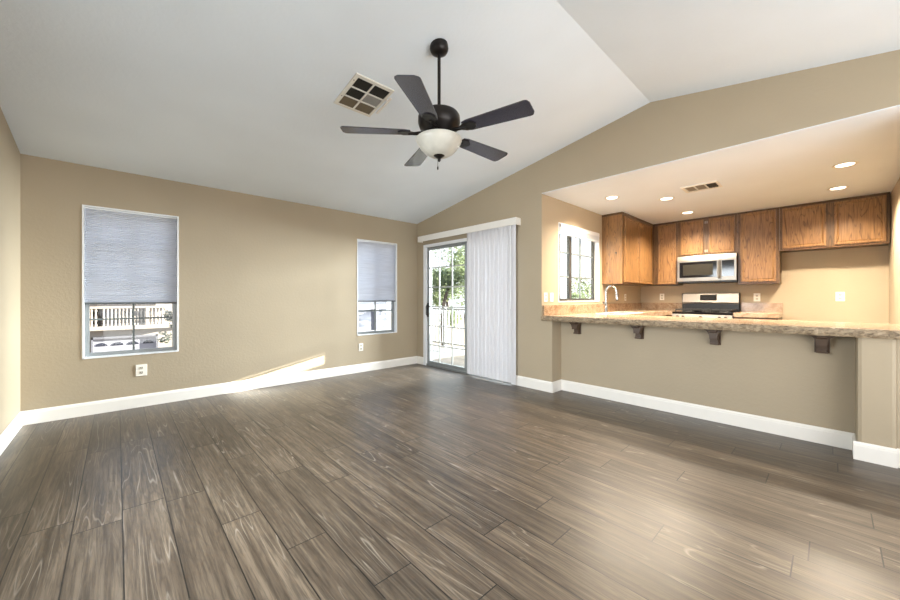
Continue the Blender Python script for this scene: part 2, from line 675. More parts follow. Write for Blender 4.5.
# right wall: solid by the sliding door, gable header over the kitchen opening, short stub below the counter
mb = wall_panel('x', 0.0, WT, YD, 0.0, 0.0, H, [DR])
mb.prism([(0.0, H), (0.0, H + 0.012), (YR, ZR + 0.03), (YREAR, ceil_z(YREAR) + 0.03), (YREAR, H), (YE, H), (YE, H + 0.007), (YD, H + 0.007), (YD, H)],
         'x', 0.0, WT)
mb.box(0.0, WT, YREAR, YE, 0.0, H)
mb.build('wall_right', 'wall', kind='structure')
mb = MB()
mb.box(0.21, 0.33, -5.092, -2.66, 0.0, 0.866)
mb.box(0.0, 0.33, -2.66, YD, 0.0, 0.866)
mb.prism([(0.33, -5.092), (0.33, -5.275), (0.022, -5.275), (0.006, -5.269), (0.0, -5.253), (0.0, -5.117), (0.007, -5.099), (0.025, -5.092)], 'z', 0.0, 0.866)
mb.box(0.02, 0.33, YE, -5.275, 0.0, 0.866)
mb.build('wall_bar', 'wall', kind='structure')
# ceilings
MB().prism([(0.0, H), (YR, ZR), (YREAR, ceil_z(YREAR)), (YREAR, ceil_z(YREAR) + 0.02), (YR, ZR + 0.02), (0.0, H + 0.02)], 'x', XL, 0.0).build(
    'ceiling', 'ceiling', kind='structure')
MB().box(0.002, XB, YE, YD, H, H + 0.006).build('ceiling_kitchen', 'ceiling', kind='structure')
MB().box(0.06, XB + WT, YE - WT, YD + WT, H + 0.03, H + 0.16).box(XL - 0.3, 0.06, YREAR - 0.3, 0.3, 3.12, 3.2).build('roof_slab', 'stucco', kind='structure')
# kitchen walls
wall_panel('y', YD, WT, WT, XB + WT, 0.0, H + 0.03, [W3]).build('wall_kitchen_window', 'wall', kind='structure')
MB().box(XB, XB + WT, YE - WT, YD, 0.0, H + 0.03).build('wall_kitchen_back', 'wall', kind='structure')
MB().box(WT, XB, YE - WT, YE, 0.0, H + 0.03).build('wall_kitchen_end', 'wall', kind='structure')


def baseboard(name, segs):
    """segs: list of (axis, plane, sign, a, b) runs with a stepped and eased profile."""
    mb_ = MB()
    prof = [(0, 0), (0.015, 0), (0.015, 0.100), (0.0125, 0.106), (0.0125, 0.113), (0.007, 0.121), (0.004, 0.127), (0, 0.127)]
    for axis, plane, sg, a, b in segs:
        if axis == 'y':
            mb_.prism([(plane + sg * d, z) for d, z in prof], 'x', a, b)
        else:
            mb_.prism([(plane + sg * d, z) for d, z in prof], 'y', a, b)
    # prism 'x' takes (y,z); prism 'y' takes (x,z)
    return mb_.build(name, 'trim', kind='structure')


baseboard('baseboard_back', [('y', 0.0, -1, XL, 0.0)])
baseboard('baseboard_left', [('x', XL, 1, YREAR, -0.015)])
baseboard('baseboard_right', [('x', 0.0, -1, -0.185, -0.015), ('x', 0.0, -1, -2.66, -2.125),
                              ('y', -2.66, -1, -0.015, 0.21), ('x', 0.21, -1, -5.092, -2.66),
                              ('y', -5.092, 1, 0.0, 0.195), ('x', 0.0, -1, -5.275, -5.077), ('x', 0.02, -1, YREAR, -5.275)])
baseboard('baseboard_front', [('y', YREAR, 1, XL, 0.0)])

# ------------------------------------------------------------------ windows


def build_window(name, W, wall_y, rows, frame_mat, glass_y, sill=True, mull=None, vm=(0.5,), face=-1, mun='muntin', right_light=False):
    x0, x1, z0, z1 = W
    root = bpy.data.objects.new(name, None)
    root.location = ((x0 + x1) / 2, wall_y, z0)
    root['kind'] = 'structure'
    COL.objects.link(root)
    yo = wall_y + face * 0.004
    # white liner around the recess
    l = MB()
    t = 0.014
    l.box(x0, x0 + t, yo, glass_y + 0.02, z0, z1)
    l.box(x1 - t, x1, yo, glass_y + 0.02, z0, z1)
    l.box(x0 + t, x1 - t, yo, glass_y + 0.02, z1 - t, z1)
    l.box(x0 + t, x1 - t, yo - 0.003, glass_y + 0.02, z0, z0 + t)
    l.build('liner', 'vinyl', root)
    f = MB()
    fw = 0.034
    a0, a1, b0, b1 = x0 + t, x1 - t, z0 + t, z1 - t
    ya, yb = glass_y - 0.02, glass_y + 0.02
    f.box(a0, a0 + fw, ya, yb, b0, b1)
    f.box(a1 - fw, a1, ya, yb, b0, b1)
    f.box(a0 + fw, a1 - fw, ya, yb, b0, b0 + fw)
    f.box(a0 + fw, a1 - fw, ya, yb, b1 - fw, b1)
    if mull:
        f.box(mull[0], mull[1], ya - 0.005, yb, b0 + fw, b1 - fw)
    f.build('frame', frame_mat, root)
    MB().box(a0 + fw - 0.004, a1 - fw + 0.004, glass_y - 0.003, glass_y + 0.003, b0 + fw - 0.004, b1 - fw + 0.004).build('pane', 'glass', root)
    for zz in rows:
        MB().box(a0 + fw, a1 - fw, glass_y - 0.010, glass_y + 0.008, zz - 0.009, zz + 0.009).build('grid_bar', mun, root)
    for xx in vm:
        MB().box(xx - 0.009, xx + 0.009, glass_y - 0.011, glass_y + 0.009, b0 + fw, b1 - fw).build('grid_bar', mun, root)
    return root


build_window('window_1', W1, 0.0, (0.93, 1.31, 1.68), 'alu', 0.085, vm=(-3.724,))
build_window('window_2', W2, 0.0, (0.94, 1.31, 1.68), 'alu', 0.085, vm=(-0.793,))
build_window('window_3', W3, YD, (1.44, 1.775), 'bronze_frame', YD + 0.085, mull=(0.805, 0.86), vm=(0.565, 1.15), mun='muntin')
build_window('added_window_4', RW1, YREAR, (1.27, 1.84), 'alu', YREAR - 0.085, vm=(-2.9,), face=1)  # added with the next window to carry the rear fill light
build_window('added_window_5', RW2, YREAR, (1.27, 1.84), 'alu', YREAR - 0.085, vm=(-0.9,), face=1)


w6 = bpy.data.objects.new('added_window_6', None)  # added window, carries the left fill light
w6.location = (XL - 0.08, -2.9, W6[2])
w6['kind'] = 'structure'
COL.objects.link(w6)
mb = MB()
for a_, b_ in ((W6[0], W6[0] + 0.045), (W6[1] - 0.045, W6[1]), (-2.915, -2.885)):
    mb.box(XL - 0.11, XL - 0.07, a_, b_, W6[2], W6[3])
for a_, b_ in ((W6[2], W6[2] + 0.045), (W6[3] - 0.045, W6[3])):
    mb.box(XL - 0.11, XL - 0.07, W6[0] + 0.045, -2.915, a_, b_)
    mb.box(XL - 0.11, XL - 0.07, -2.885, W6[1] - 0.045, a_, b_)
mb.build('frame', 'alu', w6)
MB().box(XL - 0.093, XL - 0.087, W6[0] + 0.04, W6[1] - 0.04, W6[2] + 0.04, W6[3] - 0.04).build('pane', 'glass', w6)


def cellular_shade(W, zb, label):
    x0, x1, z0, z1 = W
    x0 += 0.017
    x1 -= 0.017
    top = z1 - 0.016
    t = thing('cellular_shade', label, 'window shade', ((x0 + x1) / 2, 0.03, top), 'cellular shades in the two back wall windows')
    n = 46
    zt = top - 0.012
    ctr = 0.033
    pts = []
    for i in range(2 * n + 1):
        z = zt + (zb + 0.016 - zt) * i / (2 * n)
        pts.append((0.006 if i % 2 else 0.013, z))
    mb_ = MB()
    for s in (-1, 1):
        prev = None
        for d, z in pts:
            cur = [mb_.bm.verts.new((x0, ctr + s * d, z)), mb_.bm.verts.new((x1, ctr + s * d, z))]
            if prev:
                mb_.bm.faces.new((prev[0], prev[1], cur[1], cur[0]))
            prev = cur
    mb_.build('pleated_fabric', 'shade', t)
    MB().box(x0, x1, 0.012, 0.054, zt, top, 0.003).build('top_rail', 'vinyl', t)
    MB().box(x0, x1, 0.016, 0.05, zb, zb + 0.018, 0.003).build('bottom_rail', 'bottom_rail', t)
    return t


cellular_shade(W1, 1.083, 'pale blue-grey pleated shade lowered over the left window, by the left wall')
cellular_shade(W2, 1.085, 'pale pleated shade lowered over the window next to the sliding door')

# ------------------------------------------------------------------ sliding door
y0d, y1d, z0d, z1d = DR
door = bpy.data.objects.new('door_1', None)
door.location = (0.06, (y0d + y1d) / 2, 0)
door['kind'] = 'structure'
COL.objects.link(door)
mb = MB()
mb.box(-0.012, WT, y1d - 0.065, y1d, 0, z1d)
mb.box(-0.012, WT, y0d, y0d + 0.065, 0, z1d)
mb.box(-0.012, WT, y0d + 0.065, y1d - 0.065, z1d - 0.045, z1d)
mb.build('jamb', 'vinyl', door)
mb = MB()
mb.box(0.0, WT, y0d + 0.065, y1d - 0.065, 0, 0.028)
mb.box(0.02, 0.03, y0d + 0.065, y1d - 0.065, 0.028, 0.04)
mb.box(0.07, 0.08, y0d + 0.065, y1d - 0.065, 0.028, 0.04)
mb.build('track', 'alu', door)


def door_panel(name, ya, yb, xc, cols, handle):
    p = MB()
    zb, zt = 0.03, z1d - 0.045
    sw = 0.05
    p.box(xc - 0.017, xc + 0.017, ya, ya + sw, zb, zt)
    p.box(xc - 0.017, xc + 0.017, yb - sw, yb, zb, zt)
    p.box(xc - 0.017, xc + 0.017, ya + sw, yb - sw, zb, zb + sw)
    p.box(xc - 0.017, xc + 0.017, ya + sw, yb - sw, zt - sw, zt)
    o = p.build(name, 'alu', door)
    MB().box(xc - 0.003, xc + 0.003, ya + sw - .004, yb - sw + .004, zb + sw - .004, zt - sw + .004).build('pane', 'glass', o)
    for q in cols:
        MB().box(xc - 0.011, xc + 0.010, q - 0.009, q + 0.009, zb + sw, zt - sw).build('grid_bar', 'muntin_light', o)
    for q in (0.353, 0.677, 1.0, 1.325, 1.653):
        MB().box(xc - 0.010, xc + 0.009, ya + sw, yb - sw, q - 0.009, q + 0.009).build('grid_bar', 'muntin_light', o)
    if handle:
        h = MB()
        h.box(xc - 0.032, xc - 0.017, yb - 0.044, yb - 0.008, 0.82, 1.06, 0.004)
        h.tube([(xc - 0.03, yb - 0.026, 0.84), (xc - 0.062, yb - 0.026, 0.87), (xc - 0.062, yb - 0.026, 1.0), (xc - 0.03, yb - 0.026, 1.04)], 0.009)
        h.build('handle', 'black', o)
    return o


door_panel('sliding_panel', -1.20, -0.256, 0.040, (-0.553, -0.86), True)
door_panel('fixed_panel', y0d + 0.067, -1.15, 0.092, (-1.45, -1.78), False)

# vertical blind
vb = thing('vertical_blind', 'off-white vertical vane blind drawn to the right half of the sliding door', 'window blind', (-0.05, -1.18, 2.1))
mb = MB()
mb.box(-0.105, -0.095, -2.20, -0.154, 2.095, 2.188, 0.002)
mb.box(-0.095, 0.0, -0.164, -0.154, 2.095, 2.188)
mb.box(-0.095, 0.0, -2.20, -2.19, 2.095, 2.188)
mb.box(-0.095, 0.0, -2.19, -0.164, 2.178, 2.188)
mb.build('valance', 'trim', vb)
MB().box(-0.075, -0.035, -2.18, -0.175, 2.13, 2.165).build('head_track', 'vinyl', vb)


def vane(yc, ang, w=0.089, top=2.128, bot=0.03, bow=0.011):
    mb_ = MB()
    n = 6
    rings = []
    th = 0.0009
    for z in (bot, top):
        ring = []
        for s in (1, -1):
            rng = range(n + 1) if s == 1 else range(n, -1, -1)
            for i in rng:
                u = (i / n - 0.5) * w
                d = bow * (1 - (2 * i / n - 1) ** 2) + s * th
                ca, sa = math.cos(ang), math.sin(ang)
                # along -y is the vane width, -x is towards the room
                ring.append((-0.055 - (d * ca + u * sa), yc - u * ca + d * sa, z))
        rings.append(ring)
    mb_.loft(rings)
    return mb_


ys = [-1.315 - 0.0735 * i for i in range(12)]
for i, yv in enumerate(ys):
    ang = math.radians(10 + random.uniform(-3, 3))
    if i == 0:
        ang = math.radians(6)
    v = vane(yv, ang).build('vane', 'vane', vb, smooth=True)
    MB().box(-0.062, -0.048, yv - 0.010, yv + 0.010, 2.126, 2.142).build('vane_clip', 'vinyl', v)
MB().tube([(-0.085, -2.10, 2.1), (-0.088, -2.105, 1.55), (-0.086, -2.10, 1.0)], 0.004, 8).build('wand', 'vinyl', vb)

# raised blind at the kitchen window
kb = thing('raised_blind', 'white raised slat blind under the head of the kitchen window', 'window blind', (1.0, YD, 2.13))
MB().box(0.41, 1.584, YD - 0.014, YD + 0.045, 2.085, 2.13, 0.002).build('headrail', 'vinyl', kb)
mb = MB()
for i in range(9):
    mb.box(0.415, 1.58, YD - 0.008, YD + 0.042, 2.022 + i * 0.007, 2.0255 + i * 0.007)
mb.build('slat_stack', 'vinyl', kb)
MB().box(0.415, 1.58, YD - 0.009, YD + 0.043, 2.005, 2.02, 0.002).build('bottom_rail', 'vinyl', kb)
MB().box(0.405, 0.43, YD - 0.017, YD - 0.014, 2.088, 2.127).build('end_clip', 'slot', kb)

# ------------------------------------------------------------------ outlets


def outlet(pos, normal, label, kind='duplex', w=0.072, h=0.116, group=None):
    """normal: '-y' or '-x'."""
    x, y, z = pos
    t = thing('wall_outlet' if kind == 'duplex' else 'light_switch', label, 'outlet' if kind == 'duplex' else 'switch', pos, group)

    def b(mb_, u0, u1, z0, z1, d0, d1, bev=0):
        if normal == '-y':
            mb_.box(x + u0, x + u1, y - d1, y - d0, z + z0, z + z1, bev)
        else:
            mb_.box(x - d1, x - d0, y - u1, y - u0, z + z0, z + z1, bev)
        return mb_
    b(MB(), -w / 2, w / 2, -h / 2, h / 2, 0.0, 0.006, 0.002).build('cover_plate', 'plate', t)
    if kind == 'duplex':
        for zc in (-0.024, 0.024):
            r = b(MB(), -0.016, 0.016, zc - 0.014, zc + 0.014, 0.004, 0.0085, 0.002).build('socket', 'receptacle', t)
            s = MB()
            b(s, -0.009, -0.005, zc - 0.003, zc + 0.009, 0.008, 0.0092)
            b(s, 0.005, 0.009, zc - 0.003, zc + 0.009, 0.008, 0.0092)
            b(s, -0.003, 0.003, zc - 0.011, zc - 0.006, 0.008, 0.0092)
            s.build('slots', 'slot', r)
    else:
        b(MB(), -0.014, 0.014, -0.028, 0.028, 0.004, 0.0085, 0.002).build('rocker', 'receptacle', t)
    return t


outlet((-3.665, 0.0, 0.385), '-y', 'ivory wall outlet low under the left window', w=0.09, h=0.12)
outlet((-1.095, 0.0, 0.385), '-y', 'ivory wall outlet low under the window next to the sliding door')
outlet((0.088, YD, 1.155), '-y', 'cream wall outlet left of the kitchen window, nearer the living room corner')
outlet((0.228, YD, 1.155), '-y', 'cream light switch between an outlet and the kitchen window frame', 'switch')
outlet((2.62, YD, 1.155), '-y', 'cream wall outlet under the upper cabinet beside the kitchen faucet')
outlet((XB, -2.875, 1.165), '-x', 'cream wall outlet on the kitchen back wall left of the range')
outlet((XB, -4.185, 1.155), '-x', 'white wall outlet just right of the range above the backsplash', w=0.08, h=0.125)
outlet((XB, -5.05, 1.165), '-x', 'white wall outlet on the bare kitchen wall of the refrigerator space', w=0.085, h=0.125)

# ------------------------------------------------------------------ ceiling fan
FX, FY = -2.160, -3.047
ZB = 2.33
fz = ceil_z(FY)
fan = thing('ceiling_fan', 'dark bronze five blade ceiling fan with white bowl light', 'ceiling fan', (FX, FY, fz))
c0 = (FX, FY, 0)
cn = MB().lathe([(0.005, fz + 0.014), (0.062, fz + 0.014), (0.067, fz - 0.022), (0.066, fz - 0.034), (0.056, fz - 0.052), (0.036, fz - 0.064), (0.020, fz - 0.069), (0.006, fz - 0.070)], c0)
cn.build('canopy', 'fan_metal', fan, True)
MB().lathe([(0.012, 2.49), (0.012, fz - 0.06)], c0, 14).build('downrod', 'fan_metal', fan, True)
c0 = (FX, FY, 0.03)
MB().lathe([(0.010, 2.495), (0.024, 2.495), (0.030, 2.47), (0.034, 2.446), (0.105, 2.443), (0.138, 2.434), (0.150, 2.414), (0.151, 2.372), (0.140, 2.338),
            (0.110, 2.318), (0.10, 2.30), (0.085, 2.288), (0.06, 2.284), (0.01, 2.284)], c0, 40).build('motor_housing', 'fan_metal', fan, True)
MB().lathe([(0.008, 2.29), (0.07, 2.29), (0.078, 2.275), (0.112, 2.262), (0.118, 2.252), (0.105, 2.248), (0.01, 2.248)], c0, 36).build('light_fitter', 'fan_metal', fan, True)
MB().lathe([(0.150, 2.262), (0.162, 2.256), (0.164, 2.246), (0.156, 2.228), (0.132, 2.190), (0.104, 2.160), (0.072, 2.142), (0.018, 2.136),
            (0.016, 2.140), (0.070, 2.147), (0.100, 2.166), (0.127, 2.195), (0.150, 2.232), (0.156, 2.247), (0.148, 2.256)], c0, 40, False).build('glass_bowl', 'bowl', fan, True)
mb = MB().lathe([(0.004, 2.150), (0.038, 2.146), (0.040, 2.138), (0.024, 2.126), (0.011, 2.118), (0.012, 2.106), (0.006, 2.096), (0.001, 2.094)], c0, 20)
mb.build('finial', 'fan_metal', fan, True)
mb = MB().tube([(FX - 0.03, FY - 0.02, 2.16), (FX - 0.03, FY - 0.02, 2.08)], 0.0014, 6)
mb.lathe([(0.001, 2.082), (0.005, 2.075), (0.005, 2.06), (0.001, 2.054)], (FX - 0.03, FY - 0.02, 0), 8)
mb.build('pull_chain', 'fan_metal', fan)
for k in range(5):
    a = math.radians(-2.3 + 72 * k)
    pitch = math.radians(-9)
    T = Matrix.Translation((FX, FY, ZB)) @ Matrix.Rotation(a, 4, 'Z')
    TP = T @ Matrix.Rotation(pitch, 4, 'X')
    r0, r1 = 0.205, 0.686
    prof = []
    N = 40
    top, bot = [], []
    for i in range(N + 1):
        u = i / N
        r = r0 + (r1 - r0) * u
        hw = 0.056 + 0.022 * u
        if u > 0.93:
            hw = hw - 0.032 + 0.032 * math.sqrt(max(0.0, 1 - ((u - 0.93) / 0.07) ** 2))
        if u < 0.08:
            hw *= 0.8 + 0.2 * u / 0.08
        top.append((r, hw))
        bot.append((r, -hw))
    outline = top + bot[::-1]
    b = MB().prism(outline, 'z', -0.003, 0.003).xform(TP).build('blade', 'fan_blade', fan)
    ir = MB()
    ir.prism([(0.10, 0.018), (0.17, 0.014), (0.215, 0.040), (0.26, 0.044), (0.29, 0.020), (0.295, 0.0), (0.29, -0.020), (0.26, -0.044), (0.215, -0.040), (0.17, -0.014), (0.10, -0.018)],
             'z', -0.010, -0.003).xform(TP)
    ir2 = MB().tube([(0.08, 0, 0.006), (0.12, 0, 0.0), (0.17, 0, -0.008), (0.22, 0, -0.010)], [0.014, 0.013, 0.012, 0.009], 8).xform(TP)
    ir2m = bpy.data.meshes.new('tmp')
    ir2.bm.to_mesh(ir2m)
    ir2.bm.free()
    ir.bm.from_mesh(ir2m)
    bpy.data.meshes.remove(ir2m)
    for q in (0.235, 0.27):
        for w in (-0.02, 0.02):
            pass
    ir.build('blade_iron', 'fan_metal', b)

# ------------------------------------------------------------------ return air grille in the sloped ceiling
gx0, gx1, gy0, gy1 = -2.517, -2.175, -2.50, -2.105
gyc = (gy0 + gy1) / 2
slope = Matrix.Translation(((gx0 + gx1) / 2, gyc, ceil_z(gyc))) @ Matrix.Rotation(-math.atan(S), 4, 'X')
hw, hl = (gx1 - gx0) / 2, (gy1 - gy0) / 2 * 1.015
gr = thing('return_air_grille', 'white six panel return air grille in the sloped ceiling near the fan', 'vent', (-2.346, gyc, ceil_z(gyc)))
mb = MB()
bw = 0.030
mb.box(-hw, -hw + bw, -hl, hl, -0.012, 0.0)
mb.box(hw - 0.018, hw, -hl, hl, -0.012, 0.0)
mb.box(-hw + bw, hw - 0.018, -hl, -hl + bw, -0.012, 0.0)
mb.box(-hw + bw, hw - 0.018, hl - 0.02, hl, -0.012, 0.0)
mb.box(-0.006, 0.008, -hl + bw, hl - 0.02, -0.011, 0.0)
p3 = (2 * hl - bw - 0.02) / 3
for i in (1, 2):
    yy = -hl + bw + p3 * i
    mb.box(-hw + bw, -0.006, yy - 0.006, yy + 0.006, -0.011, 0.0)
    mb.box(0.008, hw - 0.018, yy - 0.006, yy + 0.006, -0.011, 0.0)
mb.xform(slope).build('frame', 'grille', gr)
for ci in range(2):
    for ri in range(3):
        xa, xb_ = ((-hw + bw, -0.006), (0.008, hw - 0.018))[ci]
        ya = -hl + bw + p3 * ri + (0.006 if ri else 0)
        yb_ = -hl + bw + p3 * (ri + 1) - (0.006 if ri < 2 else 0)
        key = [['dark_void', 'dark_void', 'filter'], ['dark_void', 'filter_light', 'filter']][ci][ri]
        mb = MB().box(xa, xb_, ya, yb_, -0.004, -0.001)
        nl = 9
        for q in range(nl):
            xx = xa + (xb_ - xa) * (q + 0.5) / nl
            mb.box(xx - 0.001, xx + 0.001, ya, yb_, -0.008, -0.004)
        mb.xform(slope).build('louver_panel', key, gr)
mb = MB().box(hw + 0.010, hw + 0.024, -0.125, 0.105, -0.028, -0.018).xform(slope)
mb.box(-2.17, -2.16, -2.38, -2.37, 2.81, 2.845)
mb.build('loose_edge_strip', 'trim', gr)['label'] = 'loose white edge strip'
for yy in (-0.13, 0.08):
    MB().lathe([(0.001, -0.015), (0.004, -0.014), (0.005, -0.012)], (-hw + 0.014, yy, 0), 8).xform(slope).build('screw', 'slot', gr)

# ------------------------------------------------------------------ kitchen ceiling fixtures
kv = thing('ceiling_register', 'small white three bank air register in the kitchen ceiling', 'vent', (1.13, -3.935, H))
vx0, vx1, vy0, vy1 = 0.985, 1.265, -4.11, -3.76
mb = MB()
mb.box(vx0, vx0 + 0.03, vy0, vy1, H - 0.012, H)
mb.box(vx1 - 0.03, vx1, vy0, vy1, H - 0.012, H)
mb.box(vx0 + 0.03, vx1 - 0.03, vy0, vy0 + 0.022, H - 0.012, H)
mb.box(vx0 + 0.03, vx1 - 0.03, vy1 - 0.022, vy1, H - 0.012, H)
d3 = (vy1 - vy0 - 0.044) / 3
for i in (1, 2):
    yy = vy0 + 0.022 + d3 * i
    mb.box(vx0 + 0.03, vx1 - 0.03, yy - 0.007, yy + 0.007, H - 0.012, H)
mb.build('frame', 'grille', kv)
for i in range(3):
    ya = vy0 + 0.022 + d3 * i + 0.007
    yb_ = vy0 + 0.022 + d3 * (i + 1) - 0.007
    mb = MB().box(vx0 + 0.03, vx1 - 0.03, ya, yb_, H - 0.002, H)
    for q in range(6):
        yy = ya + (yb_ - ya) * (q + 0.5) / 6
        sgn = (-1, 1, 1)[i]
        mb.prism([(yy - 0.005 * sgn, H - 0.010), (yy - 0.004 * sgn, H - 0.010), (yy + 0.005 * sgn, H - 0.003), (yy + 0.004 * sgn, H - 0.003)], 'x', vx0 + 0.03, vx1 - 0.03)
    mb.build('louver_bank', ('dark_void', 'vent_slat', 'vent_slat')[i], kv)

lamp_spots = [
    (0.817, -3.036, 'lit recessed ceiling light nearest the kitchen window'),
    (1.384, -3.502, 'lit recessed kitchen light just left of the ceiling register'),
    (2.476, -3.478, 'lit recessed kitchen light above the microwave cabinets'),
    (1.316, -5.06, 'lit recessed kitchen light at far right, closest to the living room'),
    (2.361, -5.022, 'lit recessed kitchen light in front of the cabinets over the refrigerator space'),
]
lamp0 = None
for x, y, lab in lamp_spots:
    if lamp0 is None:
        lamp0 = thing('recessed_light', lab, 'ceiling light', (x, y, H), 'recessed kitchen lights')
        MB().lathe([(0.066, -0.001), (0.088, -0.001), (0.090, -0.004), (0.084, -0.007), (0.068, -0.006), (0.064, -0.004)], (x, y, H), 36, False).build('trim_ring', 'grille', lamp0, True)
        MB().lathe([(0.002, -0.0035), (0.067, -0.0035), (0.067, -0.0012), (0.002, -0.0012)], (x, y, H), 32).build('lens', 'lamp', lamp0)
        lo = lamp0
    else:
        lo = copy_tree(lamp0)
        lo.location = (x, y, H)
        lo['label'] = lab
    add_light('recessed_lamp', 'SPOT', (x, y, H - 0.02), 370.0, (1.0, 0.85, 0.66), (0, 0, -1), spot_size=math.radians(144), spot_blend=0.9, shadow_soft_size=0.07)

# ------------------------------------------------------------------ countertops
ZC = 0.93
ct = thing('granite_countertop', 'tan granite worktop with rough front edge forming the breakfast bar', 'countertop', (0.5, -3.0, 0.87))
sx0, sx1, sy0, sy1 = 0.95, 1.66, -3.10, -2.79
mb = MB()
mb.box(-0.02, 0.92, -5.40, -2.527, 0.87, ZC)
mb.box(0.13, 0.92, -2.527, YD - 0.001, 0.87, ZC)
mb.box(0.92, sx0, -3.15, YD - 0.001, 0.87, ZC)
mb.box(sx1, XB - 0.001, -3.15, YD - 0.001, 0.87, ZC)
mb.box(sx0, sx1, -3.15, sy0, 0.87, ZC)
mb.box(sx0, sx1, sy1, YD - 0.001, 0.87, ZC)
mb.box(2.715, XB - 0.001, -3.212, -3.15, 0.87, ZC)
mb.build('slab', 'granite', ct)
mb = MB()
n = 150
rng = random.Random(3)
rings = []
for i in range(n + 1):
    y = -5.40 + (5.40 - 2.527) * i / n
    r = []
    for z, d in ((0.929, 0.012), (0.920, 0.017), (0.905, 0.019), (0.89, 0.018), (0.878, 0.015), (0.868, 0.010)):
        r.append((-0.02 - d + rng.uniform(-0.003, 0.003), y, z + rng.uniform(-0.0015, 0.0015)))
    r.append((-0.019, y, 0.868))
    r.append((-0.019, y, 0.9298))
    rings.append(r)
mb.loft(rings)
mb.build('chiselled_edge', 'granite_edge', ct)
o = MB().box(0.02, XB - 0.001, YD - 0.02, YD - 0.001, ZC, ZC + 0.125, 0.002).build('granite_backsplash', 'granite')
tag(o, 'long granite backsplash strip under the kitchen window behind the sink', 'backsplash', 'granite backsplashes')
o = MB().box(XB - 0.02, XB - 0.001, -3.212, YD - 0.021, ZC, ZC + 0.13, 0.002).build('granite_backsplash', 'granite')
tag(o, 'short granite backsplash on the back wall left of the range', 'backsplash', 'granite backsplashes')
c2 = thing('granite_side_counter', 'short tan granite counter right of the range', 'countertop', (3.0, -4.24, 0.87))
MB().box(2.71, XB - 0.001, -4.479, -3.992, 0.87, ZC, 0.003).build('slab', 'granite', c2)
o = MB().box(XB - 0.02, XB - 0.001, -4.479, -3.992, ZC, ZC + 0.14, 0.002).build('granite_backsplash', 'granite')
tag(o, 'short granite backsplash on the back wall right of the range', 'backsplash', 'granite backsplashes')

# corbels
corb0 = None
for y, lab in ((-2.885, 'brown wooden corbel under the bar nearest the sliding door'),
               (-3.58, 'brown wooden corbel under the bar, second from the sliding door'),
               (-4.235, 'brown wooden corbel under the bar, third from the sliding door'),
               (-4.92, 'brown wooden corbel under the bar nearest the right end post')):
    if corb0 is None:
        corb0 = thing('corbel', lab, 'bracket', (0.21, y, 0.72), 'corbels under the breakfast bar')
        x = 0.21
        L = 0.125
        prof = [(x, 0.728), (x, 0.868), (x - L, 0.868), (x - L, 0.842), (x - L + 0.012, 0.838)]
        for i in range(9):
            a = i / 8 * math.pi / 2
            prof.append((x - 0.045 - (L - 0.065) * (1 - math.sin(a)), 0.832 - 0.078 * (1 - math.cos(a))))
        prof.append((x - 0.045, 0.728))
        MB().prism(prof, 'y', y - 0.028, y + 0.028).build('bracket', 'corbel', corb0)
        MB().box(x - 0.012, x, y - 0.042, y + 0.042, 0.715, 0.868, 0.003).build('wall_plate', 'corbel', corb0)
        MB().box(x - 0.054, x - 0.002, y - 0.034, y + 0.034, 0.716, 0.733, 0.004).build('foot_moulding', 'corbel', corb0)
        MB().box(x - L - 0.008, x, y - 0.074, y + 0.074, 0.8565, 0.8685, 0.002).build('top_plate', 'corbel', corb0)
        fl = [(y - 0.070, 0.8565), (y + 0.070, 0.8565)]
        for i in range(9):
            a = i / 8 * math.pi / 2
            fl.append((y + 0.0285 + 0.0375 * (1 - math.sin(a)), 0.850 - 0.075 * (1 - math.cos(a))))
        for i in range(8, -1, -1):
            a = i / 8 * math.pi / 2
            fl.append((y - 0.0285 - 0.0375 * (1 - math.sin(a)), 0.850 - 0.075 * (1 - math.cos(a))))
        MB().prism(fl, 'x', x - 0.10, x - 0.013).build('flared_cap', 'corbel', corb0)
        co = corb0
    else:
        co = copy_tree(corb0)
        co.location = (0.21, y, 0.72)
        co['label'] = lab

# ------------------------------------------------------------------ cabinets


def front(face, plane, a0, a1, z0, z1, th):
    """Box in front of a cabinet face. face '-x': a is y; '-y': a is x; '+x': towards +x."""
    if face == '-x':
        return (plane - th, plane, a0, a1, z0, z1)
    if face == '+x':
        return (plane, plane + th, a0, a1, z0, z1)
    return (a0, a1, plane - th, plane, z0, z1)


def cab_door(parent, face, plane, a0, a1, z0, z1, knob=None):
    """Door with a routed border: thin outer lip, bevel, raised flat field."""
    a0, a1 = sorted((a0, a1))
    rings = []
    for ins, d in ((0, 0), (0, 0.014), (0.006, 0.019), (0.022, 0.019), (0.034, 0.011), (0.046, 0.0155)):
        q = []
        for aa, zz in ((a0 + ins, z0 + ins), (a1 - ins, z0 + ins), (a1 - ins, z1 - ins), (a0 + ins, z1 - ins)):
            if face == '-x':
                q.append((plane - d, aa, zz))
            elif face == '+x':
                q.append((plane + d, aa, zz))
            else:
                q.append((aa, plane - d, zz))
        rings.append(q)
    return MB().loft(rings).build('door', 'oak', parent)


def upper_cabinet(label, body, face, plane, doors, z_top=H):
    x0, x1, y0, y1, z0, z1 = body
    t = thing('upper_cabinet', label, 'cabinet', ((x0 + x1) / 2, (y0 + y1) / 2, z0), 'oak upper kitchen cabinets')
    MB().box(*body).build('carcass', 'oak_frame', t)
    for a0, a1, b0, b1 in doors:
        cab_door(t, face, plane, a0, a1, b0, b1)
    return t


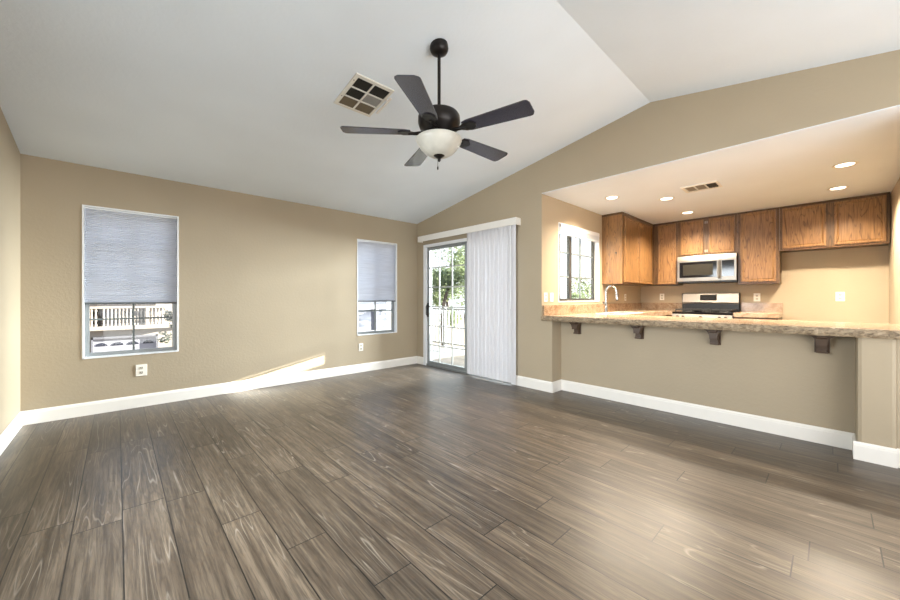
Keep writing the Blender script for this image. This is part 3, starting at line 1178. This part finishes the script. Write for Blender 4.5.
XF = 3.05
YF = -2.82
uc = upper_cabinet('double door oak upper cabinet beside the kitchen window', (1.708, XF - 0.004, YF, YD - 0.001, 1.365, H - 0.002), '-y', YF,
                   [(1.765, 2.350, 1.385, 2.385), (2.376, 2.965, 1.385, 2.385)])
MB().box(1.700, 1.708, YF, YD - 0.001, 1.362, H - 0.035).build('side_panel', 'oak', uc)
MB().box(1.699, XF - 0.008, YF - 0.006, YF, H - 0.036, H - 0.002).box(1.695, 1.700, YF - 0.006, YD - 0.001, H - 0.036, H - 0.002).build('top_rail', 'oak_rail', uc)
mb = MB().lathe([(0.002, 0), (0.011, 0), (0.011, 0.004), (0.004, 0.006), (0.004, 0.018), (0.009, 0.020), (0.009, 0.026), (0.002, 0.028)], (0, 0, 0), 14)
mb.xform(Matrix.Translation((1.700, -2.735, 1.83)) @ Matrix.Rotation(-math.pi / 2, 4, 'Y')).build('hook', 'black', uc, True)
uc = upper_cabinet('narrow single door oak upper cabinet in the kitchen corner left of the microwave', (XF, XB - 0.002, -3.202, YD - 0.002, 1.365, H - 0.002), '-x', XF,
                   [(-3.176, -2.905, 1.382, 2.405)])
MB().box(XF - 0.006, XF, -3.202, YF - 0.002, H - 0.036, H - 0.002).build('top_rail', 'oak_rail', uc)
uc = upper_cabinet('short double door oak cabinet directly above the microwave', (XF, XB - 0.002, -3.996, -3.204, 1.835, H - 0.002), '-x', XF,
                   [(-3.562, -3.249, 1.848, 2.408), (-3.957, -3.635, 1.848, 2.408)])
MB().box(XF - 0.006, XF, -3.996, -3.204, H - 0.036, H - 0.002).build('top_rail', 'oak_rail', uc)
for zz in (2.36, 1.90):
    for yy in (-3.586, -3.610):
        MB().box(XF - 0.004, XF, yy - 0.007, yy + 0.007, zz - 0.02, zz + 0.02).build('hinge', 'steel', uc)
uc = upper_cabinet('tall single door oak upper cabinet right of the microwave', (XF, XB - 0.002, -4.463, -3.998, 1.355, H - 0.002), '-x', XF,
                   [(-4.428, -4.030, 1.385, 2.415)])
MB().box(XF - 0.006, XF, -4.463, -3.998, H - 0.036, H - 0.002).build('top_rail', 'oak_rail', uc)
uc = upper_cabinet('short wide double door oak cabinet over the empty refrigerator space', (XF, XB - 0.002, -5.458, -4.465, 1.815, H - 0.002), '-x', XF,
                   [(-4.920, -4.492, 1.842, 2.408), (-5.430, -4.994, 1.842, 2.408)])
MB().box(XF - 0.006, XF, -5.458, -4.465, H - 0.036, H - 0.002).build('top_rail', 'oak_rail', uc)


def base_cabinet(label, body, face, plane, doors):
    x0, x1, y0, y1, z0, z1 = body
    t = thing('base_cabinet', label, 'cabinet', ((x0 + x1) / 2, (y0 + y1) / 2, 0), 'oak base kitchen cabinets')
    m_ = MB()
    e = 0.018
    m_.box(x0, x1, y0, y0 + e, 0, z1)
    m_.box(x0, x1, y1 - e, y1, 0, z1)
    m_.box(x0, x0 + e, y0 + e, y1 - e, 0, z1)
    m_.box(x1 - e, x1, y0 + e, y1 - e, 0, z1)
    m_.build('carcass', 'oak_frame', t)
    for a0, a1 in doors:
        cab_door(t, face, plane, a0, a1, 0.12, 0.84)
    return t


base_cabinet('oak base cabinet under the breakfast bar facing the range', (0.332, 0.89, -5.38, -3.16, 0, 0.868), '+x', 0.89,
             [(-5.34, -4.82), (-4.80, -4.28), (-4.26, -3.74), (-3.72, -3.20)])
base_cabinet('oak base cabinet under the kitchen sink', (0.332, 2.70, -3.12, YD - 0.003, 0, 0.868), '-y', -3.12, [(0.95, 1.52), (1.54, 2.1), (2.12, 2.66)])
base_cabinet('oak base cabinet in the corner left of the range', (2.73, XB - 0.003, -3.208, YD - 0.003, 0, 0.868), '-x', 2.73, [(-3.20, -3.155)])
base_cabinet('narrow oak base cabinet right of the range', (2.74, XB - 0.003, -4.47, -3.996, 0, 0.868), '-x', 2.74, [(-4.45, -4.02)])

# ------------------------------------------------------------------ sink and faucet
sk = thing('kitchen_sink', 'white double bowl sink set into the granite by the kitchen window', 'sink', (1.305, -2.945, ZC))
mb = MB()
ri, ro = 0.012, 0.018
g = 0.003
mb.box(sx0 - ro, sx1 + ro, sy0 - ro, sy0 + ri, ZC + 0.0005, ZC + 0.008, 0.002)
mb.box(sx0 - ro, sx1 + ro, sy1 - ri, sy1 + ro, ZC + 0.0005, ZC + 0.008, 0.002)
mb.box(sx0 - ro, sx0 + ri, sy0 + ri, sy1 - ri, ZC + 0.0005, ZC + 0.008, 0.002)
mb.box(sx1 - ri, sx1 + ro, sy0 + ri, sy1 - ri, ZC + 0.0005, ZC + 0.008, 0.002)
mb.build('rim', 'sink', sk)
xm = (sx0 + sx1) / 2
for a, b in ((sx0 + g, xm - 0.015), (xm + 0.015, sx1 - g)):
    mb = MB()
    lo_y, hi_y = sy0 + g, sy1 - g
    out = [(a, lo_y), (b, lo_y), (b, hi_y), (a, hi_y)]

    def ring(ins, z):
        return [(a + ins, lo_y + ins, z), (b - ins, lo_y + ins, z), (b - ins, hi_y - ins, z), (a + ins, hi_y - ins, z)]
    mb.loft([ring(0.0, ZC + 0.001), ring(0.0, ZC - 0.17), ring(0.02, ZC - 0.19), ring(0.025, ZC - 0.175), ring(0.012, ZC - 0.15), ring(0.010, ZC + 0.001)])
    bw_ = mb
    bw_.build('bowl', 'sink', sk)
MB().box(xm - 0.015, xm + 0.015, sy0 + ri, sy1 - ri, ZC - 0.03, ZC + 0.004).build('divider', 'sink', sk)

fx, fy = 1.36, -2.725
fc = thing('faucet', 'chrome gooseneck kitchen faucet standing behind the sink', 'faucet', (fx, fy, ZC))
MB().lathe([(0.002, 0), (0.034, 0), (0.034, 0.008), (0.026, 0.018), (0.025, 0.10), (0.022, 0.14), (0.018, 0.155)], (fx, fy, ZC), 24).build('body', 'chrome', fc, True)
pts = [(fx, fy, ZC + 0.14), (fx, fy, ZC + 0.30)]
for i in range(1, 13):
    a = i / 12 * math.pi
    pts.append((fx, fy - 0.075 * (1 - math.cos(a)), ZC + 0.30 + 0.085 * math.sin(a)))
pts.append((fx, fy - 0.152, ZC + 0.27))
MB().tube(pts, 0.0155, 14).build('spout', 'chrome', fc, True)
h = MB().tube([(fx, fy - 0.152, ZC + 0.275), (fx, fy - 0.154, ZC + 0.25), (fx, fy - 0.158, ZC + 0.19)], [0.017, 0.021, 0.018], 14).build('spray_head', 'chrome', fc, True)
MB().tube([(fx, fy - 0.158, ZC + 0.192), (fx, fy - 0.1585, ZC + 0.182)], 0.0165, 14).build('nozzle', 'black', h)
MB().tube([(fx - 0.02, fy, ZC + 0.11), (fx - 0.05, fy, ZC + 0.125), (fx - 0.085, fy + 0.01, ZC + 0.16)], [0.014, 0.012, 0.008], 10).build('lever', 'chrome', fc, True)

# ------------------------------------------------------------------ range
rg = thing('gas_range', 'stainless gas range with black grates against the kitchen back wall', 'stove', (3.02, -3.602, 0))
ry0, ry1 = -3.986, -3.218
mb = MB().box(2.72, XB - 0.012, ry0, ry1, 0.04, 0.905)
mb.build('body', 'black', rg)
MB().box(2.685, XB - 0.10, ry0, ry1, 0.894, 0.924, 0.003).build('cooktop', 'black_gloss', rg)
mb = MB()
mb.prism([(2.715, 0.78), (2.665, 0.79), (2.690, 0.893), (2.72, 0.893)], 'y', ry0, ry1)
mb.build('control_panel', 'steel', rg)
for i, u in enumerate((0.09, 0.19, 0.5, 0.81, 0.91)):
    yy = ry1 + (ry0 - ry1) * (0.1 + 0.8 * (u - 0.09) / 0.82)
    m_ = MB().lathe([(0.002, 0.0), (0.024, 0.0), (0.022, 0.024), (0.018, 0.03), (0.002, 0.031)], (0, 0, 0), 18)
    m_.xform(Matrix.Translation((2.676, yy, 0.845)) @ Matrix.Rotation(-math.pi / 2 + 0.24, 4, 'Y'))
    m_.build('knob', 'black', rg, True)
od = MB().box(2.685, 2.72, ry0 + 0.004, ry1 - 0.004, 0.22, 0.79, 0.004).build('oven_door', 'steel', rg)
MB().box(2.681, 2.686, ry0 + 0.10, ry1 - 0.10, 0.36, 0.66).build('oven_window', 'black_gloss', od)
MB().tube([(2.69, ry0 + 0.06, 0.74), (2.645, ry0 + 0.06, 0.745), (2.645, ry1 - 0.06, 0.745), (2.69, ry1 - 0.06, 0.74)], 0.011, 10).build('oven_handle', 'steel', od, True)
MB().box(2.69, 2.72, ry0 + 0.004, ry1 - 0.004, 0.06, 0.20, 0.004).build('drawer', 'steel', rg)
# backguard
MB().box(XB - 0.098, XB - 0.012, ry0, ry1, 0.922, 1.065).build('backguard_base', 'black', rg)
bg = MB().prism([(XB - 0.110, 1.050), (XB - 0.118, 1.075), (XB - 0.090, 1.215), (XB - 0.075, 1.225), (XB - 0.014, 1.225), (XB - 0.014, 1.050)], 'y', ry0 + 0.004, ry1 - 0.004)
bg = bg.build('backguard', 'steel', rg)
ds = MB().prism([(XB - 0.1195, 1.108), (XB - 0.114, 1.105), (XB - 0.0965, 1.195), (XB - 0.102, 1.197)], 'y', -3.70, -3.475).build('display', 'black_gloss', bg)
for yy in (ry0, ry1 - 0.0035):
    MB().box(XB - 0.116, XB - 0.012, yy, yy + 0.0035, 0.922, 1.222).build('end_cap', 'black', rg)
for i in range(3):
    a = ry0 + 0.03 + i * 0.24
    b = a + 0.228
    mb = MB()
    zt0, zt1 = 0.952, 0.968
    mb.box(2.74, 2.752, a, b, zt0, zt1)
    mb.box(3.215, 3.227, a, b, zt0, zt1)
    mb.box(2.752, 3.215, a, a + 0.012, zt0, zt1)
    mb.box(2.752, 3.215, b - 0.012, b, zt0, zt1)
    mb.box(2.752, 3.215, (a + b) / 2 - 0.006, (a + b) / 2 + 0.006, zt0, zt1)
    for xx in (2.86, 2.98, 3.10):
        mb.box(xx - 0.006, xx + 0.006, a + 0.012, b - 0.012, zt0, zt1)
    for xx in (2.74, 3.215):
        for yy in (a, b - 0.012):
            mb.box(xx, xx + 0.012, yy, yy + 0.012, 0.922, zt0)
    mb.build('grate', 'black_matte', rg)
for bx, by in ((2.86, ry0 + 0.144), (3.10, ry0 + 0.144), (2.86, ry1 - 0.144), (3.10, ry1 - 0.144), (2.98, (ry0 + ry1) / 2)):
    MB().lathe([(0.002, 0.0), (0.045, 0.0), (0.042, 0.012), (0.034, 0.018), (0.002, 0.019)], (bx, by, 0.921), 20).build('burner', 'black_matte', rg, True)

# ------------------------------------------------------------------ microwave
mw = thing('microwave', 'stainless over-the-range microwave below the short cabinet', 'microwave', (3.16, -3.602, 1.40))
MX = 2.975
my0, my1, mz0, mz1 = -3.992, -3.212, 1.405, 1.832
MB().box(MX + 0.02, XB - 0.003, my0, my1, mz0, mz1).build('body', 'black', mw)
MB().prism([(MX, mz1 - 0.075), (MX + 0.02, mz1 - 0.002), (MX + 0.06, mz1 - 0.002), (MX + 0.06, mz1 - 0.075)], 'y', my0, my1).build('vent_strip', 'steel', mw)
ddy = -3.80
md = MB().box(MX - 0.002, MX + 0.02, ddy, my1, mz0 + 0.012, mz1 - 0.077, 0.004).build('door', 'steel', mw)
wd = MB().box(MX - 0.005, MX - 0.001, ddy + 0.05, my1 - 0.035, mz0 + 0.07, mz1 - 0.105).build('window', 'black_gloss', md)
MB().box(MX - 0.0065, MX - 0.004, ddy + 0.10, my1 - 0.085, mz0 + 0.105, mz1 - 0.145).build('window_mesh', 'mesh_grey', wd)
MB().tube([(MX, ddy + 0.022, mz0 + 0.05), (MX - 0.032, ddy + 0.022, mz0 + 0.065), (MX - 0.032, ddy + 0.022, mz1 - 0.12), (MX, ddy + 0.022, mz1 - 0.105)], 0.011, 10).build('handle', 'steel', md, True)
cp = MB().box(MX - 0.001, MX + 0.02, my0, ddy - 0.004, mz0 + 0.012, mz1 - 0.077, 0.003).build('control_panel', 'steel', mw)
MB().box(MX - 0.004, MX, my0 + 0.028, ddy - 0.014, mz0 + 0.075, mz1 - 0.105).build('keypad', 'black_gloss', cp)
MB().box(MX + 0.02, XB - 0.01, my0 + 0.004, my1 - 0.004, mz0 - 0.012, mz0).build('underside', 'black', mw)

# ------------------------------------------------------------------ outside
ZG = -3.1
MB().box(-60, 60, 0.4, 80, ZG - 0.2, ZG).build('ground_outside', 'ground', kind='structure')

bl = thing('balcony', 'pale balcony deck with white railing outside the sliding door', 'balcony', (1.1, 0.0, -0.06))
MB().box(WT + 0.002, 2.02, YD + WT + 0.002, 3.4, -0.18, -0.05).build('deck', 'concrete', bl)
XRL = 1.93
mb = MB()
mb.box(XRL - 0.03, XRL + 0.03, YD + WT + 0.01, 3.4, 0.86, 0.90)
mb.box(XRL - 0.02, XRL + 0.02, YD + WT + 0.01, 3.4, 0.04, 0.075)
mb.build('rail', 'white_metal', bl)
yy = YD + WT + 0.08
while yy < 3.36:
    MB().box(XRL - 0.010, XRL + 0.010, yy - 0.010, yy + 0.010, 0.075, 0.86).build('baluster', 'white_metal', bl)
    yy += 0.115
for yy in (-0.6, 1.4, 3.36):
    MB().box(XRL - 0.035, XRL + 0.035, yy - 0.035, yy + 0.035, -0.05, 0.92).build('post', 'white_metal', bl)


def tree(x, y, zc, r, h, n, leaf, label, seed, palm=False):
    t = thing('palm_tree' if palm else 'tree', label, 'tree', (x, y, ZG), None if palm else 'trees beyond the balcony')
    rg_ = random.Random(seed)
    pts = [(x + rg_.uniform(-.1, .1) * i, y + rg_.uniform(-.1, .1) * i, ZG + (zc - ZG) * i / 5) for i in range(6)]
    MB().tube(pts, [0.16 - 0.02 * i for i in range(6)], 8).build('trunk', 'bark', t, True)
    top = Vector(pts[-1])
    m_ = MB()
    if palm:
        for k in range(26):
            a = rg_.uniform(0, 2 * math.pi)
            el = rg_.uniform(-0.3, 1.2)
            L = r * rg_.uniform(0.8, 1.1)
            prev = None
            for i in range(12):
                u = i / 11
                d = Vector((math.cos(a) * math.cos(el), math.sin(a) * math.cos(el), math.sin(el)))
                p = top + d * L * u + Vector((0, 0, -0.9 * r * u * u))
                side = Vector((-math.sin(a), math.cos(a), 0))
                if i > 1:
                    for s in (-1, 1):
                        q = p + side * s * 0.30 * r * math.sin(math.pi * min(u + 0.05, 1)) + Vector((0, 0, -0.12 * r))
                        m_.quad(tuple(p), tuple(p + d * 0.03), tuple(q + d * 0.05), tuple(q))
        m_.build('fronds', leaf, t)
        return t
    blobs = []
    for k in range(9):
        blobs.append((top + Vector((rg_.gauss(0, r * 0.5), rg_.gauss(0, r * 0.5), rg_.gauss(0, h * 0.42))), r * rg_.uniform(0.35, 0.6)))
    for i in range(n):
        c, rr = blobs[rg_.randrange(len(blobs))]
        d = Vector((rg_.gauss(0, 1), rg_.gauss(0, 1), rg_.gauss(0, 1))).normalized() * rr * rg_.random() ** 0.35
        p = c + d
        u = Vector((rg_.gauss(0, 1), rg_.gauss(0, 1), rg_.gauss(0, 1))).normalized()
        w = u.orthogonal().normalized()
        s = rg_.uniform(0.05, 0.11)
        m_.quad(tuple(p - u * s), tuple(p + w * s * 0.5), tuple(p + u * s), tuple(p - w * s * 0.5))
    for c, rr in blobs[:5]:
        pass
    m_.build('foliage', leaf, t)
    return t


tree(7.2, 7.3, 1.9, 1.25, 2.6, 4200, 'leaf', 'nearest leafy tree seen through the sliding door, behind the railing', 1)
tree(11.6, 12.0, 2.8, 1.4, 3.4, 4200, 'leaf', 'pale leafy tree farther back, seen through the left column of door panes', 2)
tree(16.6, 15.0, 3.6, 1.9, 4.0, 4200, 'leaf', 'farthest leafy tree, seen at the right of the door glass next to the vanes', 4)
tree(9.6, 2.0, 0.3, 1.3, 1.4, 2400, 'leaf', 'pale leafy tree seen through the kitchen window', 5)
tree(11.8, 15.6, 4.6, 1.3, 1.0, 0, 'palm', 'palm tree top seen in the upper left door panes', 6, True)

# added sun mask to the east, unseen: its slot trims the low sun
nb = thing('sun_mask', 'unseen added screen east of the balcony that narrows the sun', 'building', (6.3, -2.8, ZG))
MB().box(6.0, 6.25, -6.5, -0.95, ZG, 1.735).box(6.0, 6.25, -6.5, -1.65, 1.735, 1.935).build('sun_mask_lower', 'stucco', nb)
MB().box(6.0, 6.25, -6.5, -0.95, 1.935, 4.6).build('sun_mask_upper', 'stucco', nb)
for yy in (-0.97,):
    MB().box(6.02, 6.2, yy - 0.0, yy + 0.02, 1.735, 1.935).build('pier', 'stucco', nb)  # closes the end of the added sun mask slot

# building across the street, seen through the left window
ab = thing('apartment_house', 'cream stucco house across the way with balustrade and garage door', 'building', (-3.5, 22.3, ZG))
YA = 22.0
MB().box(-12, 0.2, YA + 0.25, YA + 9, ZG, 6.0).build('wall', 'stucco', ab)
MB().box(-5.05, -0.9, YA - 0.12, YA + 0.25, -0.62, -0.40).build('balcony_slab', 'stucco', ab)
MB().box(-5.05, -0.9, YA + 0.12, YA + 0.25, -0.72, -0.62).build('cornice', 'stucco', ab)
MB().box(-4.95, -2.2, YA + 0.16, YA + 0.25, -0.40, 2.2).build('balcony_opening', 'baluster_shade', ab)
mb = MB()
mb.box(-5.0, -0.95, YA - 0.10, YA + 0.10, 0.56, 0.68)
mb.build('hand_rail', 'stucco', ab)
bal = None
for i in range(20):
    xx = -4.86 + i * 0.155
    if xx > -1.0:
        break
    if 2 <= i <= 2:
        continue
    MB().lathe([(0.066, -0.40), (0.066, -0.30), (0.034, -0.26), (0.064, -0.06), (0.06, 0.04), (0.036, 0.2), (0.036, 0.36), (0.066, 0.42), (0.066, 0.56)],
               (xx, YA - 0.0, 0), 10).build('baluster', 'stucco', ab, True)
MB().box(-4.98, -4.94 + 0.02, YA - 0.11, YA + 0.11, -0.40, 0.6).box(-2.66, -2.5, YA - 0.11, YA + 0.11, -0.40, 0.6).build('pier', 'stucco', ab)
mb = MB()
mb.box(-4.88, -4.80, YA + 0.05, YA + 0.25, ZG, -1.0)
mb.box(-2.20, -2.10, YA + 0.05, YA + 0.25, ZG, -1.0)
mb.box(-4.88, -2.10, YA + 0.05, YA + 0.25, -1.10, -1.0)
mb.build('garage_surround', 'stucco_grey', ab)
gd = MB().box(-4.80, -2.20, YA + 0.18, YA + 0.25, ZG, -1.10).build('garage_door', 'garage', ab)
for i in range(4):
    xc = -4.48 + i * 0.65
    poly = [(xc - 0.24, -1.50)] + [(xc + 0.24 * math.cos(a), -1.50 + 0.19 * math.sin(a)) for a in [math.pi * (1 - k / 10) for k in range(1, 10)]] + [(xc + 0.24, -1.50)]
    MB().prism(poly, 'y', YA + 0.165, YA + 0.182).build('arched_window', 'dark_glass', gd)
tree(-1.0, 19.0, -0.2, 0.7, 1.2, 900, 'leaf_dark', 'slim dark shrub tree at the right edge of the left window', 11)

# white landing building, seen through the second window
lb = thing('landing_house', 'white stucco house with grey pillars seen through the window next to the door', 'building', (3.0, 6.5, ZG))
MB().box(1.6, 4.1, 7.3, 9.0, ZG, 3.5).build('wall', 'stucco_white', lb)
MB().box(1.6, 4.1, 6.0, 7.3, ZG, -0.02).build('ledge', 'stucco_white', lb)
MB().box(1.6, 4.1, 6.3, 6.5, 0.74, 0.90).build('beam', 'stucco_white', lb)
for xx in (2.20, 3.02):
    MB().box(xx - 0.09, xx + 0.13, 6.3, 6.52, -0.02, 0.74).build('pillar', 'stucco_grey', lb)
mb = MB()
for xx in (2.5, 2.62, 2.74, 2.86, 3.35):
    mb.box(xx - 0.02, xx + 0.02, 7.27, 7.3, 0.62, 0.68)
mb.build('drain_holes', 'baluster_shade', lb)
